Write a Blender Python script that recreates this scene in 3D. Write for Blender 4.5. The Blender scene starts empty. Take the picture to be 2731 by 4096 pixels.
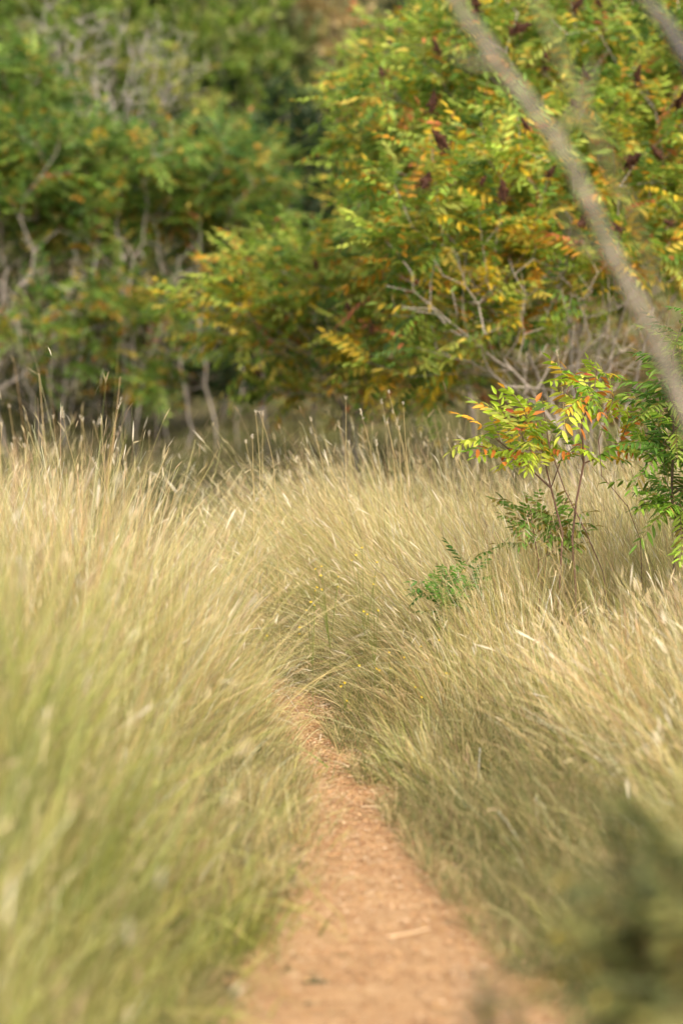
import bpy, math, random
import numpy as np
from mathutils import Vector

# ------------------------------------------------------------------ camera, sky, sun, exposure
CAM_H = 1.6
FPX = 11378.0            # focal length in pixels of the 2731x4096 photograph (100 mm lens, portrait)
HOR = 1150.0             # row of the horizon
sc = bpy.context.scene
C = sc.collection
sc.render.engine = 'CYCLES'
cd = bpy.data.cameras.new('camera'); cam = bpy.data.objects.new('camera', cd); C.objects.link(cam)
cd.sensor_fit = 'VERTICAL'; cd.sensor_height = 36.0; cd.sensor_width = 24.0
cd.lens = FPX / 4096 * 36.0
cd.clip_start = 0.1; cd.clip_end = 2000
PITCH = math.atan((2048 - HOR) / FPX)
cam.location = (0, 0, CAM_H); cam.rotation_euler = (math.pi / 2 - PITCH, 0, 0)
cd.dof.use_dof = True; cd.dof.focus_distance = 11.0; cd.dof.aperture_fstop = 2.0
cd.dof.aperture_blades = 0
sc.camera = cam
SUN_EL, SUN_AZ = math.radians(50), math.radians(150)      # azimuth clockwise from +Y: behind the camera, from its right
w = bpy.data.worlds.new('World'); sc.world = w; w.use_nodes = True
wn = w.node_tree; bg = wn.nodes['Background']
sky = wn.nodes.new('ShaderNodeTexSky'); sky.sky_type = 'NISHITA'; sky.sun_disc = False
sky.sun_elevation = SUN_EL; sky.sun_rotation = SUN_AZ; sky.dust_density = 8.0; sky.air_density = 1.0; sky.ozone_density = 1.0
wn.links.new(sky.outputs[0], bg.inputs[0]); bg.inputs[1].default_value = 0.15
sd = bpy.data.lights.new('sun', 'SUN'); sun = bpy.data.objects.new('sun', sd); C.objects.link(sun)
sd.energy = 1.15; sd.angle = math.radians(50); sd.color = (1.0, 0.91, 0.76)
sdir = Vector((math.sin(SUN_AZ) * math.cos(SUN_EL), math.cos(SUN_AZ) * math.cos(SUN_EL), math.sin(SUN_EL)))
sun.rotation_euler = sdir.to_track_quat('Z', 'Y').to_euler(); sun.location = (-10, -10, 20)
vs = sc.view_settings; vs.view_transform = 'Standard'; vs.look = 'None'; vs.gamma = 1.0; vs.exposure = 0.97
sc.cycles.use_denoising = True; sc.cycles.use_adaptive_sampling = False
sc.cycles.max_bounces = 7; sc.cycles.diffuse_bounces = 4; sc.cycles.transmission_bounces = 4; sc.cycles.glossy_bounces = 2
sc.cycles.sample_clamp_indirect = 4

# ------------------------------------------------------------------ helpers
YS = 1.0
def W(u, v, Y):
    """world point seen at pixel (u, v) of the photograph at distance Y along the trail"""
    Y = Y * YS
    return np.array([(u - 1365.5) / FPX * Y, Y, CAM_H - (v - HOR) / FPX * Y])

def tag(o, label=None, cat=None, group=None, kind=None):
    if label: o['label'] = label
    if cat: o['category'] = cat
    if group: o['group'] = group
    if kind: o['kind'] = kind
    return o

def empty(name, loc=(0, 0, 0)):
    o = bpy.data.objects.new(name, None); o.empty_display_size = 0.1; C.objects.link(o); o.location = loc
    return o

def mesh_np(name, V, F, mat, col=None, parent=None, smooth=False, origin=None):
    V = np.asarray(V, np.float32).reshape(-1, 3); F = np.asarray(F, np.int32)
    if origin is not None: V = V - np.asarray(origin, np.float32)
    me = bpy.data.meshes.new(name)
    n, (m, k) = len(V), F.shape
    me.vertices.add(n); me.vertices.foreach_set('co', V.ravel())
    me.loops.add(m * k); me.loops.foreach_set('vertex_index', F.ravel())
    me.polygons.add(m); me.polygons.foreach_set('loop_start', np.arange(0, m * k, k, dtype=np.int32))
    me.polygons.foreach_set('use_smooth', np.full(m, smooth, bool))
    if col is not None:
        a = me.attributes.new('Col', 'FLOAT_COLOR', 'POINT')
        c4 = np.ones((n, 4), np.float32); c4[:, :3] = np.asarray(col).reshape(-1, 3); a.data.foreach_set('color', c4.ravel())
    me.update(calc_edges=True); me.validate()
    me.materials.append(mat)
    o = bpy.data.objects.new(name, me); C.objects.link(o)
    if parent is not None: o.parent = parent
    elif origin is not None: o.location = origin
    return o

def unit(a): return a / np.maximum(np.linalg.norm(a, axis=-1, keepdims=True), 1e-9)

def vnoise(x, y, seed=0):
    """smooth value noise 0..1, vectorised"""
    xi, yi = np.floor(x).astype(np.int64), np.floor(y).astype(np.int64); fx, fy = x - xi, y - yi
    fx, fy = fx * fx * (3 - 2 * fx), fy * fy * (3 - 2 * fy)
    def h(a, b):
        n = (a * 374761393 + b * 668265263 + seed * 1442695041) & 0x7fffffff
        n = ((n ^ (n >> 13)) * 1274126177) & 0x7fffffff
        return ((n ^ (n >> 16)) & 0xffff) / 65535.0
    return (h(xi, yi) * (1 - fx) + h(xi + 1, yi) * fx) * (1 - fy) + (h(xi, yi + 1) * (1 - fx) + h(xi + 1, yi + 1) * fx) * fy

# ------------------------------------------------------------------ materials
def attr_mat(name, rough=0.6, transl=0.35, spec=0.3, var=0.25, scale=60.0):
    m = bpy.data.materials.new(name); m.use_nodes = True; nt = m.node_tree; N = nt.nodes; L = nt.links
    for x in list(N): N.remove(x)
    out = N.new('ShaderNodeOutputMaterial'); at = N.new('ShaderNodeAttribute'); at.attribute_name = 'Col'
    no = N.new('ShaderNodeTexNoise'); no.inputs['Scale'].default_value = scale; no.inputs['Detail'].default_value = 2
    tc = N.new('ShaderNodeTexCoord'); L.new(tc.outputs['Object'], no.inputs['Vector'])
    mr = N.new('ShaderNodeMapRange'); mr.inputs['To Min'].default_value = 1 - var; mr.inputs['To Max'].default_value = 1 + var
    L.new(no.outputs['Fac'], mr.inputs['Value'])
    mu = N.new('ShaderNodeVectorMath'); mu.operation = 'SCALE'
    L.new(at.outputs['Color'], mu.inputs[0]); L.new(mr.outputs[0], mu.inputs['Scale'])
    pb = N.new('ShaderNodeBsdfPrincipled'); pb.inputs['Roughness'].default_value = rough; pb.inputs['Specular IOR Level'].default_value = spec
    L.new(mu.outputs[0], pb.inputs['Base Color'])
    if transl > 0:
        tr = N.new('ShaderNodeBsdfTranslucent'); L.new(mu.outputs[0], tr.inputs['Color'])
        mx = N.new('ShaderNodeMixShader'); mx.inputs[0].default_value = transl
        L.new(pb.outputs[0], mx.inputs[1]); L.new(tr.outputs[0], mx.inputs[2]); L.new(mx.outputs[0], out.inputs[0])
    else: L.new(pb.outputs[0], out.inputs[0])
    return m

def soil_mat(name, cols, scale, bump=0.6, fine=220.0):
    m = bpy.data.materials.new(name); m.use_nodes = True; nt = m.node_tree; N = nt.nodes; L = nt.links
    pb = N['Principled BSDF']; pb.inputs['Roughness'].default_value = 0.95; pb.inputs['Specular IOR Level'].default_value = 0.15
    tc = N.new('ShaderNodeTexCoord')
    n1 = N.new('ShaderNodeTexNoise'); n1.inputs['Scale'].default_value = scale; n1.inputs['Detail'].default_value = 8; n1.inputs['Roughness'].default_value = 0.7
    n2 = N.new('ShaderNodeTexNoise'); n2.inputs['Scale'].default_value = fine; n2.inputs['Detail'].default_value = 4
    L.new(tc.outputs['Object'], n1.inputs['Vector']); L.new(tc.outputs['Object'], n2.inputs['Vector'])
    ad = N.new('ShaderNodeMath'); ad.operation = 'MULTIPLY_ADD'; ad.inputs[1].default_value = 0.5
    L.new(n2.outputs['Fac'], ad.inputs[0])
    h = N.new('ShaderNodeMath'); h.operation = 'MULTIPLY'; h.inputs[1].default_value = 0.5; L.new(n1.outputs['Fac'], h.inputs[0]); L.new(h.outputs[0], ad.inputs[2])
    cr = N.new('ShaderNodeValToRGB'); e = cr.color_ramp.elements
    e[0].position = 0.3; e[0].color = (*cols[0], 1); e[1].position = 0.7; e[1].color = (*cols[-1], 1)
    for i, c in enumerate(cols[1:-1]):
        x = e.new(0.3 + 0.4 * (i + 1) / (len(cols) - 1)); x.color = (*c, 1)
    L.new(ad.outputs[0], cr.inputs[0]); L.new(cr.outputs[0], pb.inputs['Base Color'])
    bp = N.new('ShaderNodeBump'); bp.inputs['Strength'].default_value = bump; bp.inputs['Distance'].default_value = 0.01
    L.new(ad.outputs[0], bp.inputs['Height']); L.new(bp.outputs[0], pb.inputs['Normal'])
    return m

M_grass = attr_mat('dry_grass', 0.55, 0.35, 0.35, 0.15, 25)
M_leaf = attr_mat('leaf', 0.5, 0.48, 0.4, 0.2, 30)
M_bark = attr_mat('bark', 0.9, 0.0, 0.15, 0.4, 45)
M_seed = attr_mat('seed_fluff', 0.9, 0.4, 0.1, 0.1, 60)
M_chip = attr_mat('gravel_chip', 0.95, 0.0, 0.15, 0.2, 150)
M_fruit = attr_mat('dry_fruit', 0.8, 0.0, 0.2, 0.4, 60)
M_petal = attr_mat('petal', 0.6, 0.4, 0.2, 0.05, 60)
M_ground = soil_mat('meadow_soil', [(0.06, 0.05, 0.025), (0.11, 0.09, 0.04), (0.18, 0.15, 0.07)], 3.0)
M_path = soil_mat('granite_gravel', [(0.22, 0.12, 0.055), (0.35, 0.215, 0.105), (0.50, 0.35, 0.19)], 6.0, 1.0)
M_hill = soil_mat('dry_hillside', [(.05, .06, .02), (.10, .10, .035), (.17, .14, .06)], 0.35, 0.2, 3.0)

# ------------------------------------------------------------------ the trail
PC = np.array([(0, .22, .45), (5, .2, .5), (6.18, .15, .45), (7.14, .11, .33), (8.09, .10, .215), (8.88, .04, .175), (9.58, -.02, .165),
               (10.4, -.11, .18), (11.03, -.24, .17), (12, -.48, .13), (13, -.80, .15), (16, -1.35, .2), (20, -1.75, .3),
               (26, -2.0, .45), (36, -1.9, .6), (60, -1.0, .8)])
_t = np.linspace(0, len(PC) - 1, 700)
PY = np.interp(_t, range(len(PC)), PC[:, 0]); PX = np.interp(PY, PC[:, 0], PC[:, 1]); PH = np.interp(PY, PC[:, 0], PC[:, 2])
for _ in range(6):
    PX[1:-1] = (PX[:-2] + PX[1:-1] * 2 + PX[2:]) / 4
def path_dist(x, y):
    """signed: <0 inside the trail; also which side (+1 right) """
    d = np.full(len(x), 9e9); side = np.zeros(len(x))
    for i in range(0, len(x), 4000):
        xx, yy = x[i:i + 4000, None], y[i:i + 4000, None]
        dd = np.sqrt((xx - PX) ** 2 + (yy - PY) ** 2) - PH; j = dd.argmin(1)
        d[i:i + 4000] = dd[np.arange(len(j)), j]; side[i:i + 4000] = np.sign(xx[:, 0] - np.interp(yy[:, 0], PY, PX))
    return d, side

def gz(x, y):
    return 0.03 * (vnoise(x * 0.7, y * 0.7, 5) - 0.5) + 0.012 * (vnoise(x * 5, y * 5, 8) - .5)

# ground sheet: fine near, coarse out to the horizon, rising to a hill far away
def ground():
    ys = np.concatenate([np.arange(-4, 30, .15), np.arange(30, 60, .8), np.linspace(60, 420, 60)])
    xs = np.concatenate([np.linspace(-300, -12, 40), np.arange(-11.8, 11.9, .15), np.linspace(12, 300, 40)])
    X, Y = np.meshgrid(xs, ys)
    x, y = X.ravel(), Y.ravel()
    d, _ = path_dist(x, y)
    z = gz(x, y) + 0.05 * np.clip(d / .3, 0, 1) - 0.02
    V = np.stack([x, y, z], 1)
    r, c = X.shape; i = np.arange(r * c).reshape(r, c)
    F = np.stack([i[:-1, :-1], i[:-1, 1:], i[1:, 1:], i[1:, :-1]], -1).reshape(-1, 4)
    tag(mesh_np('ground', V, F, M_ground, smooth=True), kind='structure')
    # hill
    ys = np.linspace(62, 200, 50); xs = np.linspace(-120, 120, 70); X, Y = np.meshgrid(xs, ys); x, y = X.ravel(), Y.ravel()
    t = np.clip((y - 62) / 90, 0, 1); z = -0.5 + 26 * t * t * (3 - 2 * t) + 2.5 * vnoise(x / 9, y / 9, 3) * np.clip(t * 5, 0, 1)
    i = np.arange(len(x)).reshape(50, 70)
    F = np.stack([i[:-1, :-1], i[:-1, 1:], i[1:, 1:], i[1:, :-1]], -1).reshape(-1, 4)
    tag(mesh_np('hill', np.stack([x, y, z], 1), F, M_hill, smooth=True), kind='structure')
    # trail strip with a ragged edge
    PXs, PYs, PHs = [q[PY < 19] for q in (PX, PY, PH)]; PHs = PHs * np.clip((19 - PYs) / 3, 0.02, 1)
    n = len(PXs); rows = []
    for k, s in enumerate(np.linspace(-1, 1, 13)):
        ed = PHs * s * (1 + (abs(s) > .9) * 0.25 * (vnoise(PYs * 6, np.full(n, 3.3 + np.sign(s)), 2) - .2))
        x = PXs + ed; y = PYs
        rows.append(np.stack([x, y, gz(x, y) - 0.012 + 0.012 * (vnoise(x * 14, y * 14, 4) - .5) + .012 * (vnoise(x * 40, y * 40, 6) - .6) - 0.012 * (abs(s) > .99)], 1))
    V = np.stack(rows, 0); i = np.arange(13 * n).reshape(13, n)
    F = np.stack([i[:-1, :-1], i[1:, :-1], i[1:, 1:], i[:-1, 1:]], -1).reshape(-1, 4)
    tag(mesh_np('path', V, F, M_path, smooth=True), kind='structure')
ground()

def chips(n=42000, seed=3):
    r = np.random.default_rng(seed)
    y = 5.3 + (r.random(n) ** 0.8) * 9; s = r.uniform(-1.1, 1.1, n)
    x = np.interp(y, PY, PX) + s * np.interp(y, PY, PH)
    O = np.array([(1, 0, 0), (0, 1, 0), (-1, 0, 0), (0, -1, 0), (0, 0, 1), (0, 0, -.6)], float)
    sz = np.minimum(r.lognormal(math.log(.0036), .5, n), .008); asp = r.uniform(.35, 1, n)
    P = O[None] * np.stack([sz, sz * asp, sz * r.uniform(.2, .5, n)], 1)[:, None]
    P += r.normal(0, .15, P.shape) * sz[:, None, None]
    a = r.uniform(0, 6.28, n); ca, sa = np.cos(a)[:, None], np.sin(a)[:, None]
    Q = P.copy(); Q[..., 0] = P[..., 0] * ca - P[..., 1] * sa; Q[..., 1] = P[..., 0] * sa + P[..., 1] * ca
    Q += np.stack([x, y, gz(x, y) - .006], 1)[:, None]
    F0 = np.array([(0, 1, 4), (1, 2, 4), (2, 3, 4), (3, 0, 4), (1, 0, 5), (2, 1, 5), (3, 2, 5), (0, 3, 5)])
    F = (F0[None] + (np.arange(n) * 6)[:, None, None]).reshape(-1, 3)
    pal = np.array([(.44, .25, .12), (.56, .36, .19), (.32, .17, .08), (.66, .50, .32), (.24, .13, .065), (.50, .32, .14)])
    c = pal[r.choice(6, n, p=[.28, .24, .16, .11, .12, .09])] * r.uniform(.68, 1.05, (n, 1))
    o = mesh_np('gravel', Q, F, M_chip, np.repeat(c, 6, 0))
    tag(o, 'orange tan granite grit and small chips scattered over the narrow trail', 'gravel', kind='stuff')
chips()

def litter(n=9000, seed=12):
    r = np.random.default_rng(seed)
    y = 5.3 + r.random(n) ** .8 * 7; s = r.choice([-1, 1], n) * r.random(n) ** .6 * 1.25
    x = np.interp(y, PY, PX) + s * np.interp(y, PY, PH)
    L = r.lognormal(math.log(.022), .6, n); pal = np.array([(.66, .52, .30), (.50, .36, .19), (.30, .17, .09), (.74, .63, .42)])
    c = pal[r.choice(4, n, p=[.35, .3, .2, .15])] * r.uniform(.8, 1.15, (n, 1))
    V, F, c = ribbons(np.stack([x, y, gz(x, y) + .001], 1), L, r.uniform(0, 6.28, n), r.uniform(1.3, 1.56, n), r.normal(0, .15, n), r.uniform(.001, .003, n), c, c, 3, rng=r, az=.4)
    tag(mesh_np('straw_litter', V, F, M_grass, c), 'fine broken grass litter strewn over the trail surface', 'litter', kind='stuff')

# ------------------------------------------------------------------ grass
def ribbons(B, L, phi, th0, bend, wid, c0, c1, seg=6, face=None, rng=None, prof='blade', az=0.0, ret_tip=False):
    """curved tapering ribbons: B base points, L lengths, phi lean heading, th0 start tilt from vertical, bend extra tilt at tip"""
    n = len(L); t = np.linspace(0, 1, seg + 1)
    tm = (t[:-1] + t[1:]) / 2
    th = th0[:, None] + bend[:, None] * tm[None] ** 1.5
    ph = phi[:, None] + az * rng.normal(0, 1, (n, 1)) * tm[None]
    d = np.stack([np.sin(th) * np.cos(ph), np.sin(th) * np.sin(ph), np.cos(th)], -1) * (L / seg)[:, None, None]
    P = np.concatenate([np.zeros((n, 1, 3)), np.cumsum(d, 1)], 1) + B[:, None]
    if face is None: face = rng.uniform(0, math.pi, n)
    sx = np.stack([np.cos(face), np.sin(face), rng.normal(0, .25, n)], 1); sx = unit(sx)
    if prof == 'blade': wp = np.clip(1.0 - t ** 2.2, 0.06, 1) * (0.6 + 0.4 * np.minimum(t * 5, 1))
    elif prof == 'culm': wp = 1.0 - 0.6 * t
    else: wp = np.sin(np.clip(t, .04, .97) * math.pi) ** .7
    w = wid[:, None] * wp[None] * .5
    V = np.stack([P - sx[:, None] * w[..., None], P + sx[:, None] * w[..., None]], 2)     # n, seg+1, 2, 3
    K = 2 * (seg + 1); i = np.arange(seg) * 2
    F0 = np.concatenate([np.stack([i, i + 1, i + 3], 1), np.stack([i, i + 3, i + 2], 1)])
    F = (F0[None] + (np.arange(n) * K)[:, None, None]).reshape(-1, 3)
    tt = t[None, :, None, None]
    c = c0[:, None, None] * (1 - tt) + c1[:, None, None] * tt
    c = np.broadcast_to(c, (n, seg + 1, 2, 3))
    if ret_tip: return V.reshape(-1, 3), F, c.reshape(-1, 3), P[:, -1], unit(d[:, -1])
    return V.reshape(-1, 3), F, c.reshape(-1, 3)

def merge(parts):
    Vs, Fs, Cs, o = [], [], [], 0
    for V, F, c in parts:
        Vs.append(V); Fs.append(F + o); Cs.append(c); o += len(V)
    return np.concatenate(Vs), np.concatenate(Fs), np.concatenate(Cs)

STRAW = np.array([(.62, .49, .21), (.74, .62, .32), (.52, .39, .17), (.46, .42, .15), (.42, .27, .16), (.84, .75, .48)])
GREEN = np.array([(.24, .32, .05), (.33, .39, .07), (.16, .24, .04), (.40, .42, .09)])
BROWN = np.array([(.34, .24, .13), (.26, .18, .10), (.40, .30, .17)])

def field_h(x, y, d, side):
    """standing height of the grass"""
    h = np.where(side < 0, .60, .66)
    near = np.clip((10.8 - y) / 2.0, 0, 1)
    d = d + .34 * (vnoise(x * 2.7, y * 2.7, 55) - .55) * np.where(y < 11, 1, .4)
    d = d - near * np.where(side > 0, .30, .16)
    edge = np.clip(d / np.where(side > 0, .5, .38), 0, 1); edge = edge * edge * (3 - 2 * edge)
    h = h * (0.14 + 0.86 * edge)
    h *= 0.74 + 0.56 * vnoise(x * 1.3, y * 1.3, 11)
    left = side < 0
    h = h * np.interp(y, [10, 11.5, 14, 16, 20, 26], [1, .88, .82, .6, .4, .4])
    h = np.where(~left & (x > .7) & (y > 8) & (y < 11), h * .8, h)
    for cx, cy, rr, f in ((.36, 10.2, .25, .72), (.72, 10.3, .3, .74), (1.15, 10.2, .35, .7)):
        h = h * (1 - (1 - f) * np.exp(-((x - cx) ** 2 + ((y - cy) * .6) ** 2) / rr ** 2))
    h = np.where(~left & (y < 9.4), h * np.clip(.62 + .38 * (y - 6.0) / 3.4, .55, 1), h)
    return h

def grass(name, label, x0, x1, y0, y1, dens, seed, greenness, side_want=0, tuft_r=.095, per=62, wmul=1.0, culm=.45, maxn=10 ** 9, dmin=0.0, seg=6, hmul=1.0, mute=1.0, long=1.0):
    r = np.random.default_rng(seed)
    nt = int((y1 - y0) * 2.2 * max(x1, -x0) * dens / per)
    ty = r.uniform(y0, y1, nt); half = .12 * ty + .95; tx = r.uniform(-1, 1, nt) * half
    ok = (tx > x0) & (tx < x1); tx, ty = tx[ok], ty[ok]
    d, s = path_dist(tx, ty); d = d + np.clip((ty - 15.5) / 1.5, 0, 1) * .5; ok = d > dmin
    if side_want: ok &= s == side_want
    tx, ty, d, s = tx[ok], ty[ok], d[ok], s[ok]
    thin = (H0 := np.clip((d + .1 * (s < 0)) / .3, .12, 1)) > r.random(len(d)); thin |= ty > 11; tx, ty, d, s = tx[thin], ty[thin], d[thin], s[thin]
    tus = vnoise(tx * 3.4, ty * 2.6, 77); keep = r.random(len(tx)) < np.clip(2.3 * tus - .3, .08, 1); tus = tus[keep]; tx, ty, d, s = tx[keep], ty[keep], d[keep], s[keep]
    H = field_h(tx, ty, d, s) * r.uniform(.68, 1.15, len(tx)) * (.72 + .5 * tus) * hmul
    k = r.poisson(per, len(tx)); idx = np.repeat(np.arange(len(tx)), k); n = len(idx)
    a = r.uniform(0, 6.283, n); rad = np.abs(r.normal(0, tuft_r, n))
    bx, by = tx[idx] + rad * np.cos(a), ty[idx] + rad * np.sin(a)
    L = H[idx] * (1.12 - .72 * long * r.random(n) ** 1.5)
    isculm = r.random(n) < culm; L = np.where(isculm, L * 1.12 + .05, L); L = np.where(isculm & (r.random(n) < .12) & (L > .45), L * r.uniform(1.05, 1.3, n), L)
    # lean: outwards from the tuft, over the trail near its edge, and a breeze from the right
    eps = .05
    dx, _ = path_dist(tx + eps, ty); dy, _ = path_dist(tx, ty + eps)
    g = np.stack([(dx - d), (dy - d)], 1) / eps
    amp = np.where(s > 0, np.interp(ty, [5, 8, 10, 11.5, 16, 20], [.35, .35, .55, 1.35, 1.35, .4]), np.interp(ty, [5, 7.5, 8.7, 10.5, 11.5, 20], [.3, .35, .9, .9, .3, .2]))
    over = (np.exp(-np.clip(d, 0, 9) / np.where(ty > 10.8, .65, np.where(ty < 7.8, .16, .32))) * amp)[idx]
    wind = .10 + .30 * vnoise(tx * .8, ty * .5, 21)[idx]
    wind = np.where(s[idx] < 0, .16 * (vnoise(tx * 1.5, ty * 1.5, 23)[idx] - .45), wind)
    fan = (rad / tuft_r) * .28; tl = r.normal(0, .17, (len(tx), 2))
    vx = np.cos(a) * fan - g[idx, 0] * over * .5 - wind + tl[idx, 0] + r.normal(0, .15, n) * np.where(r.random(n) < .06, 4.5, 1)
    vy = np.sin(a) * fan - g[idx, 1] * over * .3 + tl[idx, 1] + r.normal(0, .15, n) * np.where(r.random(n) < .06, 3, 1)
    phi = np.arctan2(vy, vx); th0 = np.minimum(np.hypot(vx, vy) * .75, 1.35); bend = np.hypot(vx, vy) * 1.1 + np.where(isculm, .07, .42) * r.exponential(1.0, n).clip(0, 3.2)
    B = np.stack([bx, by, gz(bx, by)], 1)
    gn = np.clip(greenness * (0.5 + vnoise(bx * 1.7, by * 1.7, 31)), 0, .95)
    kind = r.random(n)
    cs = STRAW[r.choice(6, n, p=[.27, .23, .17, .13, .10, .10])]; cg = GREEN[r.choice(4, n)]; cb = BROWN[r.choice(3, n)]
    col = np.where((kind < gn)[:, None], cg, np.where((kind > .93)[:, None], cb, cs)) * r.uniform(.82, 1.15, (n, 1))
    tint = np.array([(1, 1, 1), (1.15, 1.12, 1.15), (.75, .88, .65), (.85, .66, .6), (1.3, 1.28, 1.4), (.52, .56, .5)])[r.choice(6, len(tx), p=[.3, .2, .16, .1, .12, .12])] * r.uniform(.85, 1.15, (len(tx), 1))
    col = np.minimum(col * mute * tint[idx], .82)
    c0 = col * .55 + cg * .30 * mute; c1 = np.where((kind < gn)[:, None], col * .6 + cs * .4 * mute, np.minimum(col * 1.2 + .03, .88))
    parts = []
    q = ~isculm
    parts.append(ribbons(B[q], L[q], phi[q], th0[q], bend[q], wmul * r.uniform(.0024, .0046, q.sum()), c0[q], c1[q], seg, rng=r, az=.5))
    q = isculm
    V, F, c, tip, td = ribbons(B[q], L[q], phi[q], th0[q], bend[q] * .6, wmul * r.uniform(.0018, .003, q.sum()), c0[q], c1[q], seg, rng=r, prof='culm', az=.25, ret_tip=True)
    parts.append((V, F, c))
    # seed heads: a few short feathery rays at each culm tip
    m = len(tip)
    for j in range(3):
        use = (r.random(m) < (.30 if j == 0 else .14)) & (L[q] > .3); k2 = use.sum()
        ang = np.arctan2(td[use, 1], td[use, 0]) + r.normal(0, .5 + j * .5, k2); tilt = np.arccos(np.clip(td[use, 2], -1, 1)) + r.normal(0, .22 + .1 * j, k2)
        cc = np.array([(.60, .50, .28), (.48, .36, .20), (.74, .68, .50)])[r.choice(3, k2, p=[.5, .35, .15])]
        parts.append(ribbons(tip[use] - td[use] * r.uniform(0, .03, (k2, 1)), r.uniform(.03, .06, k2), ang, np.abs(tilt), r.normal(.2, .2, k2), wmul * r.uniform(.0025, .0045, k2), cc, cc, 3, rng=r, prof='spike'))
    use = (r.random(m) < (.022 if wmul < 2 else .006)) & (L[q] > .45) & (y0 < 15); k2 = use.sum()      # long pale plumes
    for j in range(2):
        parts.append(ribbons(tip[use] - td[use] * .02, r.uniform(.05, .10, k2), np.arctan2(td[use, 1], td[use, 0]), np.arccos(np.clip(td[use, 2], -1, 1)), r.normal(.15, .15, k2), min(wmul, 1.3) * r.uniform(.004, .007, k2), np.tile([(.74, .66, .46)], (k2, 1)), np.tile([(.82, .76, .60)], (k2, 1)), 4, rng=r, prof='spike'))
    V, F, c = merge(parts)
    o = mesh_np(name, V, F, M_grass, c)
    tag(o, label, 'grass', kind='stuff')
    return n

litter()
nb = 0
nb += grass('tall_grass', 'blurred green and straw grass filling the left foreground', -9, 9, 4.3, 7.4, 620, 1, .95, -1, per=34, wmul=2.2, culm=.3, hmul=1.22, tuft_r=.09, long=.5)
nb += grass('tall_grass', 'pale dry grass standing thick on the left bank of the trail', -9, 9, 7.4, 14.8, 1500, 2, .14, -1, hmul=1.08, long=.7, wmul=1.15)
nb += grass('tall_grass', 'soft tan grass leaning over the trail in the right foreground', -9, 9, 4.9, 9.6, 900, 3, .34, 1, hmul=1.15, wmul=1.6, long=.65)
nb += grass('tall_grass', 'golden grass mass in the middle where the trail bends left', -9, 9, 9.6, 15.2, 1900, 4, .22, 1, hmul=1.05, long=.7)
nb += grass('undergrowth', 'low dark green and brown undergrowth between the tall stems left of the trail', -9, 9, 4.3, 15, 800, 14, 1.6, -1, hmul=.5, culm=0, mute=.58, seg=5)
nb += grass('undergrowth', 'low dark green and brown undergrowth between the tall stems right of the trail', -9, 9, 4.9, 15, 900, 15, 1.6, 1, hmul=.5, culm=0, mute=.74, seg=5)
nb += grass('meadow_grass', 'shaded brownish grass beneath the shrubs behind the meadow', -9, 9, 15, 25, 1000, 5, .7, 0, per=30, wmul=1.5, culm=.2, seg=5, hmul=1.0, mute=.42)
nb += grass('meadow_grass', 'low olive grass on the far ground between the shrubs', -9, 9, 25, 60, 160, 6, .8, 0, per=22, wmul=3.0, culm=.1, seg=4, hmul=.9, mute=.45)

def mat_grass(name, label, y0, y1, n, seed, dlo, dhi, sd=0):
    """short fine tangled grass that creeps onto the trail"""
    r = np.random.default_rng(seed)
    y = r.uniform(y0, y1, n * 6); x = np.interp(y, PY, PX) + r.uniform(-1, 1, n * 6) * 1.1
    d, s = path_dist(x, y); p = np.where(d < 0, .05 + .5 * (s > 0) * (vnoise(x * 2.7, y * 2.7, 55) < .45), 1) * (vnoise(x * 4, y * 4, 9) > .3 - .0 * d)
    ok = (d > dlo) & (d < dhi) & (r.random(len(d)) < p)
    if sd: ok &= s == sd
    x, y, d, s = [q[ok][:n] for q in (x, y, d, s)]; n = len(x)
    phi = r.uniform(0, 6.283, n); L = r.uniform(.06, .22, n) * (.6 + 1.2 * np.clip(d / .3, 0, 1))
    pal = np.array([(.17, .20, .06), (.28, .26, .10), (.42, .35, .16), (.12, .15, .05), (.56, .46, .22), (.26, .17, .09)])
    c = pal[r.choice(6, n, p=[.24, .22, .18, .12, .14, .10])] * r.uniform(.8, 1.15, (n, 1))
    V, F, c = ribbons(np.stack([x, y, gz(x, y) - .01], 1), L, phi, r.uniform(.2, 1.35, n), r.uniform(-.2, 1.0, n), r.uniform(.0018, .0036, n), c, c, 5, rng=r, az=.9)
    tag(mesh_np(name, V, F, M_grass, c), label, 'grass', kind='stuff')
mat_grass('short_grass', 'short grey green tangle creeping onto the right edge of the trail', 5, 14, 60000, 7, -.14, .55, 1)
mat_grass('short_grass', 'short tangled grass along the left edge of the trail', 5, 14, 38000, 8, -.14, .45, -1)

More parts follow.
